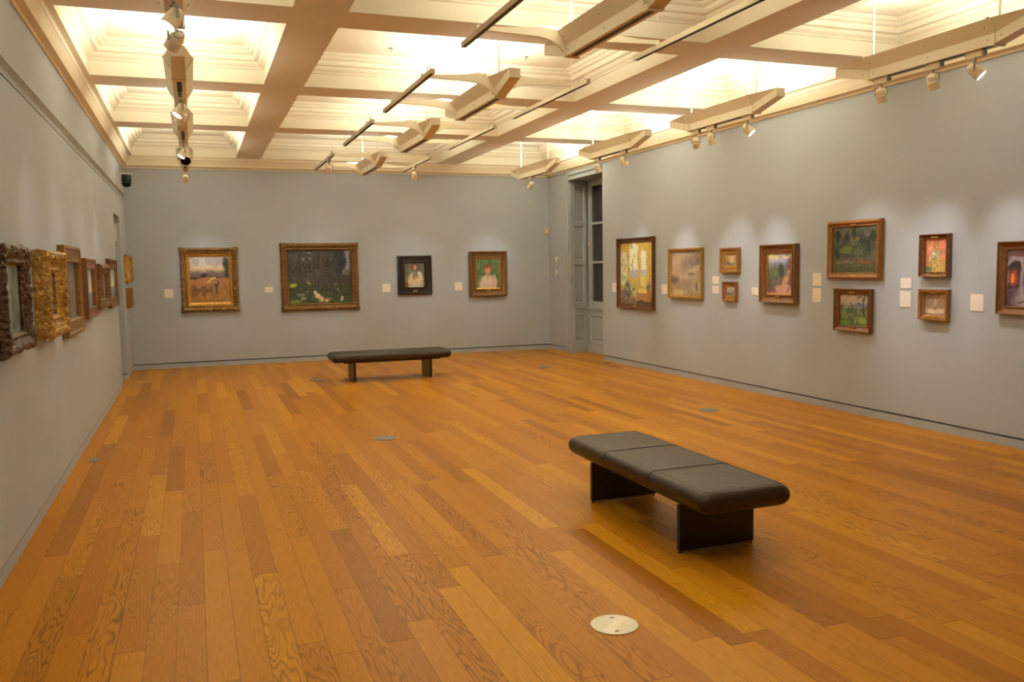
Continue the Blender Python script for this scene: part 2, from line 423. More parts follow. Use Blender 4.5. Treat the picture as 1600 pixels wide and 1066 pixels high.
def screws(root):
    m = MB().lathe([(.0052, -.002), (.0052, .0022), (.0, .003)], 8, cap1=False)
    first = None; xm, zm = (CH + TH)/2, (ZK + ZT)/2 - ZB
    for s_ in (-1, 1):
        for y in (-HL - .06, -HL + .05, -.02, HL - .05, HL + .06):
            for x, z in (((CH, .040), (xm + .001, zm + .001)) if abs(y) <= HL else ((CH, .052),)):
                if first is None: o = first = m.build('screw', M['leadgrey'], root)
                else: o = first.copy(); COL.objects.link(o); o.parent = root
                o.location = (s_*x, y, z); o.rotation_euler = (0, s_*PI/2, 0)
def rods(root):
    screws(root)
    for s in (-1, 1): MB().lathe([(.011, ZK - ZB), (.011, 3.80 - ZB)], 12, Matrix.Translation((0, s*HL, 0))).build('suspension_rod', M['steelrod'], root)
def make_plain(label, x, y):
    r = thing('uplighter_trough', label, 'ceiling light', (x, y, ZB), 0, 'suspended uplighter troughs')
    hull().build('trough_body', M['fixture'], r); slot().build('track_slot', M['fixdark'], r); rim_pan().build('reflector_pan', M['white'], r)
    for s in (-1, 1): rib(s*HL).build('rib', M['fixture'], r)
    rods(r); return r
def make_winged(label, x, y):
    r = thing('winged_uplighter', label, 'ceiling light', (x, y, ZB), 0, 'winged uplighters over the middle of the room')
    hull().build('trough_body', M['fixture'], r); slot().build('track_slot', M['fixdark'], r); rim_pan().build('reflector_pan', M['white'], r)
    for s in (-1, 1): rib(s*HL).build('rib', M['fixture'], r)
    for s in (-1, 1):
        for q in (-1, 1): arm(q*HL, s).build('bracket_arm', M['fixture'], r)
    for s in (-1, 1):
        t = track(s).build('light_track', M['trackbar'], r); track_slot(s).build('track_slot', M['fixdark'], t)
        cable(s*TX, -.78, TZ + .02).build('cable', M['grille'], t)
        for q in (-1, 1):
            MB().lathe([(.0016, TZ + .02), (.0016, 3.80 - ZB)], 6, Matrix.Translation((s*TX, q*HL, 0))).build('suspension_wire', M['steelrod'], r)
    MB().tube([(-TH - .002, -HL + .08, ZT - ZB + .004), (-TH - .004, -HL + .05, ZT - ZB + .020), (-TH - .006, -HL + .0, ZT - ZB + .024), (-TH - .03, -HL - .02, ZT - ZB + .012), (-TH - .05, -HL - .012, ZT - ZB - .004)], .003, 6).build('cable', M['grille'], r)
    rods(r); return r
YR = [5.25, 8.05, 10.60, 13.47]
XL, XM, XR = .957, 3.655, 6.45
place = ['nearest the camera, cut off by the frame top', 'second from the camera', 'second from the back wall', 'nearest the back wall']
pL = make_plain('left row uplighter trough ' + place[0], XL, YR[0])
pR = dup(pL, 'right row uplighter trough nearest the camera, the largest of its row', (XR, YR[0] + .02, ZB))
for k in (1, 2, 3):
    dup(pL, 'left row uplighter trough above the left wall pictures, ' + place[k], (XL, YR[k], ZB))
    dup(pL, 'right row uplighter trough hung along the right wall, ' + place[k], (XR, YR[k] + (.04 if k < 2 else .09), ZB))
pM = make_winged('beige winged uplighter with two side tracks, ' + place[0], XM, YR[0])
for k in (1, 2, 3): dup(pM, 'beige winged uplighter with two side tracks, ' + place[k], (XM, YR[k] - (.03 if k > 1 else .02), ZB))

UP = []
def uplight(x, y, e):
    l = bpy.data.lights.new('uplight_lamp', 'AREA'); l.shape = 'RECTANGLE'; l.size = .15; l.size_y = .95; l.energy = e; l.color = (1.0, .945, .79)
    o = bpy.data.objects.new('uplight_lamp', l); COL.objects.link(o); o.location = (x, y, 3.283); o.rotation_euler = (PI, 0, 0)
EU = 52
for y, fy in zip(YR, (.72, 1.0, 1.0, 1.12)):
    for x, fx in ((XL, .58), (XM, 1.08), (XR, .90 if y > 6 else .68)): uplight(x, y, EU*fx*fy)
uplight(XM, 2.6, EU*.75); uplight(XL, 2.6, EU*.5)  # extra out-of-view lamps without troughs, added to brighten the near floor

# wire anchors on the coffer panels
for i, (x, y) in enumerate(((2.95, 8.66), (4.38, 8.60), (2.95, 11.2))):
    a = MB().lathe([(.022, 0), (.022, -.006), (.007, -.008), (.006, -.035)], 12)
    o = a.build('ceiling_hook', M['leadgrey'], smooth=True, loc=(x, y, 3.80))
    tag(o, ('small grey ceiling hook above the left track of the second winged light', 'small grey ceiling hook right of the second winged light',
            'small grey ceiling hook above the third winged light from the camera')[i], 'hook', 'ceiling hooks')

# ------------------------------------------------------------------ spotlights
def aim(loc, tgt):
    d = (Vector(tgt) - Vector(loc)).normalized()
    return d.to_track_quat('-Z', 'Y').to_euler()
def head_mb():
    return MB().lathe([(.0, .058), (.020, .056), (.034, .046), (.040, .030), (.041, .004), (.045, .0), (.046, -.062), (.042, -.064)], 20, cap0=False, cap1=False)
spots = []
def make_spot(label, x, y, ztop, tgt, lit=True, energy=15, ang=44):
    r = thing('spotlight', label, 'spotlight', (x, y, ztop), 0, 'track spotlights')
    MB().box((-.019, -.075, -.048), (.019, .075, -.001)).build('adapter', M['lamphead'], r, bevel=.003)
    MB().box((-.012, -.092, -.040), (.012, -.0755, -.010)).build('end_clip', M['leadgrey'], r)
    hc = Vector((0, .0, -.135))
    e = aim(Vector((x, y, ztop)) + hc, tgt)
    y2 = MB().lathe([(.009, -.048), (.009, -.075)], 10).box((-.052, -.006, -.082), (.052, .006, -.074)).box((-.054, -.007, -.145), (-.049, .007, -.074)).box((.049, -.007, -.145), (.054, .007, -.074))
    yk = y2.build('yoke', M['grille'], r)
    rot = e.to_matrix().to_euler('XYZ'); yk.rotation_euler = (0, 0, math.atan2(tgt[1]-y, tgt[0]-x) - PI/2)
    h = head_mb().build('lamp_head', M['lamphead'], r, smooth=True); h.location = hc; h.rotation_euler = e
    L = MB().lathe([(.0415, -.060), (.0, -.057)], 20, cap0=False, cap1=False).build('lens', M['lens'] if lit else M['lensoff'], h)
    if lit: light(Vector((x, y, ztop)) + hc, tgt, energy, ang)
    return r
def light(loc, tgt, energy, ang):
    d = (Vector(tgt) - Vector(loc)).normalized()
    l = bpy.data.lights.new('spot_beam', 'SPOT'); l.energy = energy; l.spot_size = math.radians(ang); l.spot_blend = 1.0; l.shadow_soft_size = .035; l.color = (1, .945, .90)
    o = bpy.data.objects.new('spot_beam', l); COL.objects.link(o); o.location = Vector(loc) + d*.075; o.rotation_euler = aim(loc, tgt)
ES = 34
RS = ZB - .002
for y, tg, lb in ((5.775, 6.15, 'spotlight furthest from the camera on the nearest right trough'), (5.24, 5.3, 'middle spotlight under the nearest right trough'),
                  (4.86, 3.55, 'lit spotlight turned to the right under the nearest right trough'),
                  (8.60, 9.35, 'furthest of three spotlights under the second right trough'), (8.29, 8.45, 'middle of three spotlights under the second right trough'),
                  (7.62, 6.55, 'lit spotlight turned to the right under the second right trough'),
                  (11.15, 11.85, 'spotlight at the far end of the third right trough'), (10.36, 10.42, 'spotlight at the near end of the third right trough')):
    make_spot('beige ' + lb, XR, y, RS, (W, tg, 1.38), True, ES*1.9, 42)
make_spot('beige spotlight under the right trough nearest the back wall', XR, 13.72, RS, (6.2, D, 1.5), True, ES*1.3)
TZW = ZB + TZ - .02
make_spot('beige spotlight on the left track beside the back wall', XM - TX, 12.92, TZW, (3.0, D, 1.45), True, ES*1.3)
make_spot('beige spotlight on the right track beside the back wall', XM + TX, 13.50, TZW, (4.75, D, 1.45), True, ES*1.0)
for y, tg, lb in ((5.14, 4.75, 'lit spotlight under the nearest left trough, glowing towards the left wall'), (5.62, 6.7, 'spotlight hanging behind the lit one at the end of the nearest left trough'),
                  (7.98, 7.6, 'lit spotlight in the middle of the second left trough'), (8.40, 9.4, 'spotlight just behind the lit one of the second left trough'),
                  (10.78, 10.5, 'small lit spotlight above the black-mouthed barrel spotlight')):
    q = make_spot('beige ' + lb, XL, y, RS, (0, tg, 1.55), True, ES*.55)
    if y == 5.62:
        MB().tube([(.02 + .03*math.cos(a), -.12 + .01*math.sin(a*.5), -.133 + .022*math.sin(a)) for a in np.linspace(-2.6, 3.4, 18)], .0032, 6).build('cable_loop', M['grille'], q, smooth=True)
make_spot('small beige spotlight hanging in front of the back wall at left', XL, 13.70, RS, (1.25, D, 1.45), True, ES*1.3)
# large barrel spotlight, unlit, facing down the room
bs = thing('barrel_spotlight', 'large barrel spotlight with black open mouth on the left row', 'spotlight', (XL + .01, 11.095, RS), 0, 'track spotlights')
MB().box((-.02, -.08, -.05), (.02, .08, -.001)).build('adapter', M['lamphead'], bs, bevel=.003)
e = aim((XL, 11.13, 2.96), (XL + .12, 8.3, .9))
hb = MB().lathe([(.0, .10), (.03, .098), (.038, .08), (.040, .03), (.062, -.05), (.066, -.10), (.060, -.10), (.052, -.04), (.0, -.035)], 24, cap0=False, cap1=False).build('lamp_head', M['lamphead'], bs, smooth=True)
hb.location = (0, 0, -.15); hb.rotation_euler = e
MB().lathe([(.0602, -.099), (.052, -.05), (.0, -.045)], 24, cap0=False, cap1=False).build('mouth', M['black'], hb)
ck = MB()
for k in range(6):
    a = k*PI/3 + .3; ck.box((.066*math.cos(a) - .007, .066*math.sin(a) - .007, -.095), (.066*math.cos(a) + .013*math.cos(a) + .007, .066*math.sin(a) + .013*math.sin(a) + .007, -.078))
ck.build('clips', M['leadgrey'], hb)
MB().box((-.072, -.008, -.16), (-.066, .008, -.05)).box((.066, -.008, -.16), (.072, .008, -.05)).box((-.072, -.008, -.056), (.072, .008, -.05)).build('yoke', M['grille'], bs)
# ------------------------------------------------------------------ benches
def slab(m, x0, x1, y0, y1, z0, z1, r, seg=6, nx=1):
    """cushion: fully rounded upright edges and rolled top/bottom edges"""
    rings = []
    hz = (z1 - z0)/2; zc = (z0 + z1)/2
    prof = [(-1, .62)] + [(-math.cos(t), 1 - (1 - math.sin(t))*1.0) for t in np.linspace(.25, PI - .25, 13)] + [(1, .62)]
    for pz, pr in prof:
        ins = r*(1 - pr) if abs(pz) < 1 else r*1.05
        z = zc + hz*max(-1, min(1, pz*1.02)); rc = .045; R = []
        for cx, cy, a0 in ((x1 - ins - rc, y1 - ins - rc, 0), (x0 + ins + rc, y1 - ins - rc, PI/2), (x0 + ins + rc, y0 + ins + rc, PI), (x1 - ins - rc, y0 + ins + rc, 3*PI/2)):
            for k in range(seg + 1):
                a = a0 + PI/2*k/seg; R.append((cx + rc*math.cos(a), cy + rc*math.sin(a), z))
        rings.append(R)
    m.rings(rings); return m
def make_bench(label, loc, rz):
    r = thing('leather_bench', label, 'bench', loc, rz, 'leather gallery benches')
    L, Wd = .865, .285
    c = MB(); slab(c, -Wd, Wd, -L, L, .288, .406, .050)
    cu = c.build('cushion', M['leather'], r, smooth=True)
    for s in (-1, 1):
        sm = MB()
        pts = [(-Wd - .001, s*.29, .347)] + [(-Wd + .050 - .051*math.sin(a), s*.29, .347 + .0600*math.cos(a)) for a in np.linspace(PI/2, 0, 7)] + [(Wd - .050 + .051*math.sin(a), s*.29, .347 + .0600*math.cos(a)) for a in np.linspace(0, PI/2, 7)]
        sm.tube(pts, .0028, 6); sm.build('seam', M['black'], cu, smooth=True)
    pw = MB()
    pts = [(-Wd + .05, -L + .05, .4055), (Wd - .05, -L + .05, .4055), (Wd - .05, L - .05, .4055), (-Wd + .05, L - .05, .4055), (-Wd + .05, -L + .05, .4055)]
    for a, b in zip(pts[:-1], pts[1:]): pw.tube([a, b], .0022, 6)
    pw.build('piping', M['leather'], cu)
    MB().box((-Wd + .06, -L + .16, .272), (Wd - .06, L - .16, .288)).build('base_plate', M['benchleg'], r, bevel=.003)
    for s in (-1, 1):
        y = s*.555
        lg = MB().box((-.243, y - .016, .014), (.243, y + .016, .273)).build('leg', M['benchleg'], r, bevel=.002)
        MB().box((-.225, y - .014, .006), (.225, y + .014, .014)).build('bottom_strip', M['chrome'], lg)
        for q in (-1, 1): MB().lathe([(.012, 0), (.012, .008)], 12, Matrix.Translation((q*.231, y, 0))).build('foot_glide', M['black'], lg)
    return r
b1 = make_bench('dark brown leather bench in the foreground, seen from its end', (3.690, 4.595, 0), 0)
dup(b1, 'dark brown leather bench standing crosswise before the back wall', (3.635, 12.335, 0), PI/2)

# ------------------------------------------------------------------ floor fittings
def floor_box(label, x, y, mat):
    r = thing('floor_socket', label, 'floor socket', (x, y, 0), 0, 'round floor socket covers')
    MB().lathe([(.094, .0005), (.107, .0005), (.106, .004), (.098, .005), (.094, .004)], 48).build('ring', mat, r, smooth=True)
    MB().lathe([(.0, .0008), (.093, .0008), (.093, .0042), (.0, .0045)], 48, cap0=False, cap1=False).build('lid', mat, r)
    s = MB()
    for a in (1.25, 1.25 + PI): s.box((.072*math.cos(a) - .010, .072*math.sin(a) - .004, .0043), (.072*math.cos(a) + .010, .072*math.sin(a) + .004, .0050))
    s.build('latch_slots', M['black'], r); return r
floor_box('brushed steel round floor socket cover in the foreground beside the near bench', 2.681, 3.318, M['steel'])
for x, y, lb in ((2.624, 7.94, 'grey round floor socket cover in the middle of the floor'), (6.224, 7.957, 'grey round floor socket cover near the right wall'),
                 (6.162, 12.507, 'grey round floor socket cover in the far right corner'), (2.600, 12.633, 'grey round floor socket cover left of the far bench')):
    floor_box(lb, x, y, M['leadgrey'])
tag(MB().box((.078, 7.985, .0005), (.155, 8.145, .005)).build('floor_plate', M['leadgrey'], bevel=.001), 'small rectangular grey plate in the floor by the left wall', 'floor plate')
tag(MB().lathe([(.0, .0005), (.048, .0005), (.046, .006), (.0, .007)], 24, cap0=False, cap1=False).build('floor_disc', M['benchleg'], loc=(7.29, 12.56, 0)), 'small dark brown disc in the floor below the window bay', 'floor disc')

# ------------------------------------------------------------------ small wall fittings
cm = thing('security_camera', 'black dome security camera on a beige bracket, left wall corner', 'camera', (0, 13.95, 2.86))
MB().box((.001, -.05, .07), (.018, .05, .20)).build('wall_plate', M['beige'], cm, bevel=.003)
MB().box((.010, -.03, .185), (.215, .03, .205)).build('bracket_arm', M['beige'], cm, bevel=.003)
MB().lathe([(.0, .185), (.062, .183), (.068, .17), (.068, .085), (.060, .075), (.064, .06), (.062, .035), (.045, .010), (.02, .001), (.0, 0)], 24, Matrix.Translation((.135, 0, 0)), cap0=False, cap1=False).build('dome_body', M['black'], cm, smooth=True)
MB().box((-.008, 0, 0), (.0, 0, 0))
MB().tube([(.006, .0, .07), (.006, .0, -.055)], .004, 6).build('cable', M['beige'], cm)
ps = thing('motion_sensor', 'beige wall sensor box in the far right corner', 'sensor', (7.385, D - .001, 2.215))
MB().box((-.04, -.045, 0), (.04, 0, .10)).build('sensor_case', M['beige'], ps, bevel=.008); MB().box((-.025, -.052, .02), (.025, -.044, .055)).build('sensor_window', M['white'], ps, bevel=.003)
for z, nm in ((1.655, 'upper of two white oval wall switches beside the window frame'), (1.415, 'lower of two white oval wall switches beside the window frame')):
    s = thing('wall_switch', nm, 'switch', (W + .010, 14.98, z), -PI/2, 'white wall switches')
    b = MB().lathe([(.0, 0), (.045, 0), (.045, .012), (.036, .022), (.0, .024)], 24, Matrix.Translation((0, 0, .06)) @ Matrix.Scale(1.25, 4, (0, 0, 1)) @ Matrix.Rotation(PI/2, 4, 'X'), cap0=False, cap1=False).build('switch_plate', M['white'], s, smooth=True)
    MB().box((-.008, -.034, .052), (.008, -.022, .068)).build('switch_knob', M['leadgrey'], s, bevel=.002)
tag(MB().box((-.03, -.02, -.04), (.03, 0, .04)).build('sash_lock', M['beige'], bevel=.004, loc=(XB - .0, 14.315, 2.0)), 'small beige lock plate on the window frame', 'lock')
bpy.data.objects['sash_lock'].rotation_euler = (0, 0, -PI/2)
sg = thing('notice_plate', 'small pale notice plate inside the left doorway', 'notice', (-.09, DY1 - .001, 2.08))
MB().box((-.05, -.006, 0), (.045, 0, .26)).build('notice_sheet', M['white'], sg); MB().box((-.055, -.009, .255), (.05, 0, .268)).build('notice_rail', M['grille'], sg)

# ------------------------------------------------------------------ pictures
rng = np.random.default_rng(5)
def vnoise(u, v, fx, fy, seed):
    """smooth value noise on arrays"""
    r = np.random.default_rng(seed); G = r.random((fy + 2, fx + 2))
    x = u*fx; y = v*fy; xi = np.clip(x.astype(int), 0, fx); yi = np.clip(y.astype(int), 0, fy); a = x - xi; b = y - yi
    a = a*a*(3-2*a); b = b*b*(3-2*b); xi1 = np.minimum(xi+1, fx+1); yi1 = np.minimum(yi+1, fy+1)
    return G[yi, xi]*(1-a)*(1-b) + G[yi, xi1]*a*(1-b) + G[yi1, xi]*(1-a)*b + G[yi1, xi1]*a*b
class Art:
    """a small painter: u to the right, v up, both 0..1"""
    def __init__(s, nx, ny, seed):
        s.U, s.V = np.meshgrid((np.arange(nx)+.5)/nx, (np.arange(ny)+.5)/ny); s.C = np.zeros((ny, nx, 3)); s.sd = seed
        s.wu = s.U + (vnoise(s.U, s.V, 9, 9, seed+1) - .5)*.05; s.wv = s.V + (vnoise(s.U, s.V, 9, 9, seed+2) - .5)*.05
    def grad(s, stops):
        p = [q[0] for q in stops]; c = np.array([q[1] for q in stops], float)
        for k in range(3): s.C[..., k] = np.interp(s.wv, p, c[:, k])
        return s
    def put(s, m, c):
        m = np.clip(m, 0, 1)[..., None]; s.C = s.C*(1-m) + np.array(c, float)*m; return s
    def el(s, cx, cy, rx, ry, c, soft=.25, op=1., ang=0):
        dx = s.wu - cx; dy = s.wv - cy; ca, sa = math.cos(ang), math.sin(ang)
        d = np.sqrt(((dx*ca + dy*sa)/rx)**2 + ((-dx*sa + dy*ca)/ry)**2)
        return s.put(np.clip((1 + soft - d)/(2*soft), 0, 1)*op, c)
    def rc(s, u0, v0, u1, v1, c, soft=.012, op=1.):
        m = np.clip((s.wu-u0)/soft, 0, 1)*np.clip((u1-s.wu)/soft, 0, 1)*np.clip((s.wv-v0)/soft, 0, 1)*np.clip((v1-s.wv)/soft, 0, 1)
        return s.put(m*op, c)
    def ln(s, pts, w, c, op=1.):
        for (a, b), (p, q) in zip(pts[:-1], pts[1:]):
            d = np.array((p-a, q-b)); L2 = max((d**2).sum(), 1e-9); t = np.clip(((s.wu-a)*d[0] + (s.wv-b)*d[1])/L2, 0, 1)
            r = np.hypot(s.wu - a - t*d[0], s.wv - b - t*d[1]); s.put(np.clip(1.5 - r/w, 0, 1)*op, c)
        return s
    def spl(s, box, c, f=(14, 14), th=.62, op=.8, seed=0):
        u0, v0, u1, v1 = box; n = vnoise(s.U, s.V, f[0], f[1], s.sd + 17 + seed); e = .06
        m = np.clip((n - th)*8, 0, 1)*np.clip((s.U-u0)/e, 0, 1)*np.clip((u1-s.U)/e, 0, 1)*np.clip((s.V-v0)/e, 0, 1)*np.clip((v1-s.V)/e, 0, 1)
        return s.put(m*op, c)
    def out(s, amp=14):
        n = vnoise(s.U, s.V, 30, 30, s.sd+5)*.6 + vnoise(s.U, s.V, 55, 22, s.sd+6)*.4
        s.C = np.clip(s.C + (n[..., None] - .5)*2*amp, 0, 255)
        return np.clip(lin(s.C)/np.array((.80, .69, .57)), .004, .85)

def art_harvest(a):
    a.grad([(0, (140,95,45)), (.3, (146,96,54)), (.52, (158,106,60)), (.56, (95,70,60)), (.66, (120,100,105)), (.72, (200,165,110)), (.85, (170,155,150)), (1, (175,165,165))])
    a.spl((0,.7,1,1.1), (205,190,170), (6,9), .55, .7); a.el(.36,.585,.1,.05,(45,38,35)); a.el(.08,.54,.1,.03,(70,45,30)); a.el(.92,.85,.09,.14,(60,62,42)); a.rc(.91,.5,1,.9,(50,52,38),.03)
    a.ln([(.45,.45),(.66,.55)],.018,(205,165,120)); a.el(.66,.42,.06,.08,(75,55,50)); a.rc(.63,.15,.7,.4,(70,50,45),.03); a.el(.64,.45,.025,.03,(190,150,130))
    a.spl((0,.1,.6,.45),(95,65,45),(9,12),.55,.8,3); a.spl((.2,0,1,.3),(170,125,60),(16,9),.6,.6,4); return a
def art_grove(a):
    a.grad([(0,(60,68,42)),(.25,(54,58,42)),(.45,(60,54,48)),(.75,(52,46,40)),(1,(56,52,48))])
    a.spl((0,.3,1,1),(70,66,60),(22,7),.6,.6); a.rc(.86,.6,1,1,(125,122,130),.04); a.el(.83,.75,.1,.22,(42,44,44)); a.spl((.8,.5,1,.75),(120,105,90),(10,10),.6,.7,2)
    for x in (.1,.2,.3,.36,.44,.5): a.ln([(x,.25),(x+.02,.95)],.007,(88,66,52),.7)
    a.el(.07,.33,.07,.035,(150,150,45)); a.el(.32,.37,.02,.045,(150,150,55),.3,1,.5); a.el(.1,.05,.09,.05,(95,105,45)); a.el(.22,.1,.04,.02,(150,135,115)); a.spl((.1,.1,.35,.3),(120,110,100),(18,18),.64,.8,6)
    for x,y,r in ((.42,.2,.035),(.45,.13,.055),(.52,.09,.05),(.62,.07,.04),(.84,.1,.03),(.83,.05,.025)): a.el(x,y,r,r*.9,(188,160,122)); 
    a.spl((.35,0,.7,.22),(120,90,65),(24,24),.6,.8,9); a.spl((.2,.78,.4,1),(140,140,165),(20,20),.7,.7,8); a.spl((.6,.2,.95,.4),(150,120,95),(22,22),.72,.7,11); return a
def art_girl(a):
    a.grad([(0,(85,80,66)),(1,(105,100,82))]); a.spl((0,0,1,1),(80,74,60),(9,9),.5,.6)
    a.el(.55,.18,.42,.42,(175,155,120)); a.rc(.32,0,.8,.3,(190,170,135),.05); a.el(.35,.38,.1,.2,(205,190,160),.3,1,-.5); a.el(.75,.42,.11,.2,(210,195,165)); a.el(.55,.45,.14,.2,(120,110,88))
    a.el(.5,.82,.12,.13,(120,62,35)); a.el(.53,.8,.075,.1,(190,130,95)); a.ln([(.12,.2),(.25,.28),(.38,.5)],.03,(200,170,135)); a.el(.62,.3,.16,.1,(205,165,120)); a.spl((.3,0,.95,.55),(150,125,95),(14,16),.58,.7,5); a.el(.08,.12,.1,.12,(110,60,45)); return a
def art_woman(a):
    a.grad([(0,(72,92,52)),(1,(92,108,66))]); a.spl((0,0,1,1),(60,84,46),(12,12),.5,.8); a.spl((0,.3,1,1),(125,132,86),(20,20),.68,.6,3)
    a.el(.48,.1,.4,.33,(190,158,130)); a.el(.5,.3,.25,.16,(196,165,138)); a.el(.78,.15,.12,.28,(185,150,122)); a.rc(.43,.36,.58,.55,(180,120,90),.04)
    a.el(.5,.68,.17,.15,(120,58,35)); a.el(.5,.63,.125,.15,(196,122,92)); a.el(.5,.76,.15,.07,(135,66,38)); a.el(.46,.66,.02,.015,(90,50,40)); a.el(.56,.66,.02,.015,(90,50,40)); a.el(.52,.55,.035,.013,(160,70,60)); a.el(.515,.61,.015,.03,(205,140,110)); a.ln([(.5,.05),(.5,.38)],.006,(150,115,95)); return a
def art_windowroom(a):
    a.grad([(0,(110,88,55)),(.15,(150,120,60)),(.4,(175,145,75)),(1,(185,150,70))])
    a.rc(.02,.3,.22,.85,(190,180,140)); a.rc(.3,.55,.56,.95,(205,195,160)); a.el(.43,.92,.13,.09,(205,195,160)); a.rc(.66,.45,.83,.86,(205,195,165)); a.rc(.34,.45,.56,.56,(150,145,150)); a.rc(.66,.45,.83,.58,(160,152,150)); a.rc(.66,.28,.83,.44,(190,170,90))
    for v in (.66,.76,.85): a.rc(.3,v,.56,v+.008,(160,140,85)); a.rc(.66,v-.04,.83,v-.032,(160,140,85))
    for u in (.25,.59,.87): a.rc(u,.25,u+.035,1,(165,125,45))
    a.spl((.28,.5,.5,1),(110,130,70),(20,14),.6,.8); a.spl((0,.35,.25,.85),(110,130,80),(18,14),.62,.7,2)
    a.rc(.5,.05,.97,.25,(150,105,55),.02); a.el(.7,.22,.16,.04,(200,165,80)); a.el(.22,.2,.09,.16,(80,72,80)); a.el(.4,.27,.08,.05,(150,150,75)); a.el(.88,.27,.05,.07,(95,80,85)); a.spl((0,0,.5,.3),(85,70,65),(14,16),.5,.8,5); a.spl((.1,0,.6,.35),(150,160,95),(18,22),.66,.8,7); a.rc(.5,.0,1,.06,(80,55,40)); return a
def art_mist(a):
    a.grad([(0,(140,115,85)),(.4,(150,125,95)),(1,(140,115,90))]); a.spl((0,0,1,1),(170,140,105),(4,5),.45,.6); a.el(.7,.78,.45,.12,(125,100,85),.4,1,.35); a.el(.85,.74,.25,.07,(105,92,85),.3,1,.45); a.el(.25,.75,.1,.3,(165,135,95),.6,.7); a.rc(.55,.44,.8,.52,(115,95,75),.03)
    a.el(.12,.36,.13,.09,(95,72,60),.5); a.el(.5,.25,.3,.12,(130,105,85),.5,.7); a.el(.86,.2,.035,.09,(75,65,80)); a.el(.86,.29,.02,.03,(90,75,75)); a.el(.25,.06,.2,.06,(180,150,95),.5); return a
def art_small(a):
    a.grad([(0,(120,95,70)),(.4,(150,120,85)),(1,(165,140,110))]); a.spl((0,0,1,1),(185,150,95),(5,7),.55,.8); a.rc(.1,.3,.25,.9,(120,95,80),.05); a.el(.6,.6,.15,.3,(190,155,100)); a.el(.3,.2,.25,.12,(95,80,75)); return a
def art_shore(a):
    a.grad([(0,(135,110,80)),(.35,(120,105,90)),(.45,(150,140,120)),(1,(165,155,130))]); a.el(.3,.22,.25,.08,(85,80,85)); a.spl((0,.5,1,1),(185,175,150),(6,6),.55,.6); return a
def art_path(a):
    a.grad([(0,(150,105,80)),(.2,(115,85,75)),(.5,(95,85,80)),(.74,(115,115,115)),(.82,(150,150,160)),(.9,(205,180,130)),(1,(190,165,120))]); a.spl((0,.85,1,1.1),(130,130,145),(6,8),.55,.7)
    a.spl((0,.15,.75,.75),(70,82,50),(11,13),.5,.85); a.el(.55,.6,.12,.16,(55,65,48)); a.el(.25,.55,.2,.1,(90,95,60)); a.el(.9,.66,.14,.2,(105,70,75)); a.rc(.88,.7,.94,.95,(110,72,80),.02)
    a.el(.7,.1,.42,.14,(172,124,100)); a.el(.6,.02,.45,.1,(174,126,104)); a.el(.72,.33,.16,.1,(172,118,90),.3,1,.8); a.el(.86,.48,.06,.12,(164,112,88)); a.spl((0,0,.4,.3),(95,70,60),(10,10),.5,.8,4); a.ln([(.85,.15),(.82,.04)],.02,(110,80,70)); a.el(.97,.35,.06,.2,(90,65,70)); return a
def art_farm(a):
    a.grad([(0,(70,70,48)),(.3,(80,76,54)),(.6,(84,78,58)),(.9,(92,84,68)),(1,(100,90,76))]); a.spl((0,.3,1,.95),(58,62,46),(11,11),.5,.9); a.rc(.1,.86,.9,.885,(90,100,70),.02); a.el(.28,.5,.16,.07,(92,98,55)); a.el(.52,.75,.12,.04,(110,86,58))
    for x,y in ((.12,.8),(.32,.78),(.48,.87),(.68,.7),(.8,.6),(.1,.45),(.9,.8)): a.el(x,y,.06,.13,(40,46,36))
    a.rc(.1,.2,.52,.3,(98,84,74),.03); a.rc(.15,.28,.5,.36,(85,66,60),.05); a.rc(.56,.19,.92,.29,(120,68,52),.03); a.rc(.3,.13,.62,.16,(140,118,90),.02,.7); a.rc(0,.22,.5,.24,(140,115,90),.01,.8); a.spl((0,0,1,.2),(70,76,44),(14,9),.55,.8,5); return a
def art_trees(a):
    a.grad([(0,(75,90,45)),(.25,(95,105,55)),(.45,(105,110,70)),(.62,(120,115,100)),(.68,(150,135,110)),(.85,(180,155,125)),(1,(165,140,120))]); a.el(.15,.12,.22,.12,(85,125,45)); a.spl((0,.1,1,.68),(70,78,52),(12,12),.52,.8); a.el(.75,.66,.3,.05,(105,110,115))
    a.ln([(.48,.05),(.5,.4),(.42,.7)],.03,(85,78,70)); a.ln([(.5,.4),(.62,.55)],.015,(85,78,70)); a.ln([(.85,.3),(.82,.7),(.9,1)],.02,(60,58,58)); a.spl((.6,.55,1,1),(75,70,80),(16,16),.6,.9,3); a.spl((.5,0,1,.3),(140,140,85),(14,14),.62,.7,5); a.el(.8,.16,.14,.08,(125,130,75)); return a
def art_red(a):
    a.grad([(0,(168,132,66)),(.3,(176,130,76)),(.55,(180,118,82)),(1,(184,108,80))]); a.spl((0,.2,1,1),(215,125,80),(7,8),.55,.7); a.el(.5,.3,.2,.3,(190,150,85)); a.el(.48,.52,.2,.14,(165,150,110)); a.el(.48,.78,.09,.1,(120,90,60)); a.el(.5,.77,.055,.075,(190,150,110)); a.el(.4,.58,.07,.05,(215,205,175)); a.el(.15,.08,.17,.08,(95,110,75)); a.el(.6,.12,.28,.12,(188,150,76)); a.spl((.2,0,.8,.75),(130,105,70),(14,18),.6,.7,4); a.spl((.1,.3,.7,.9),(225,185,120),(16,16),.7,.7,8); return a
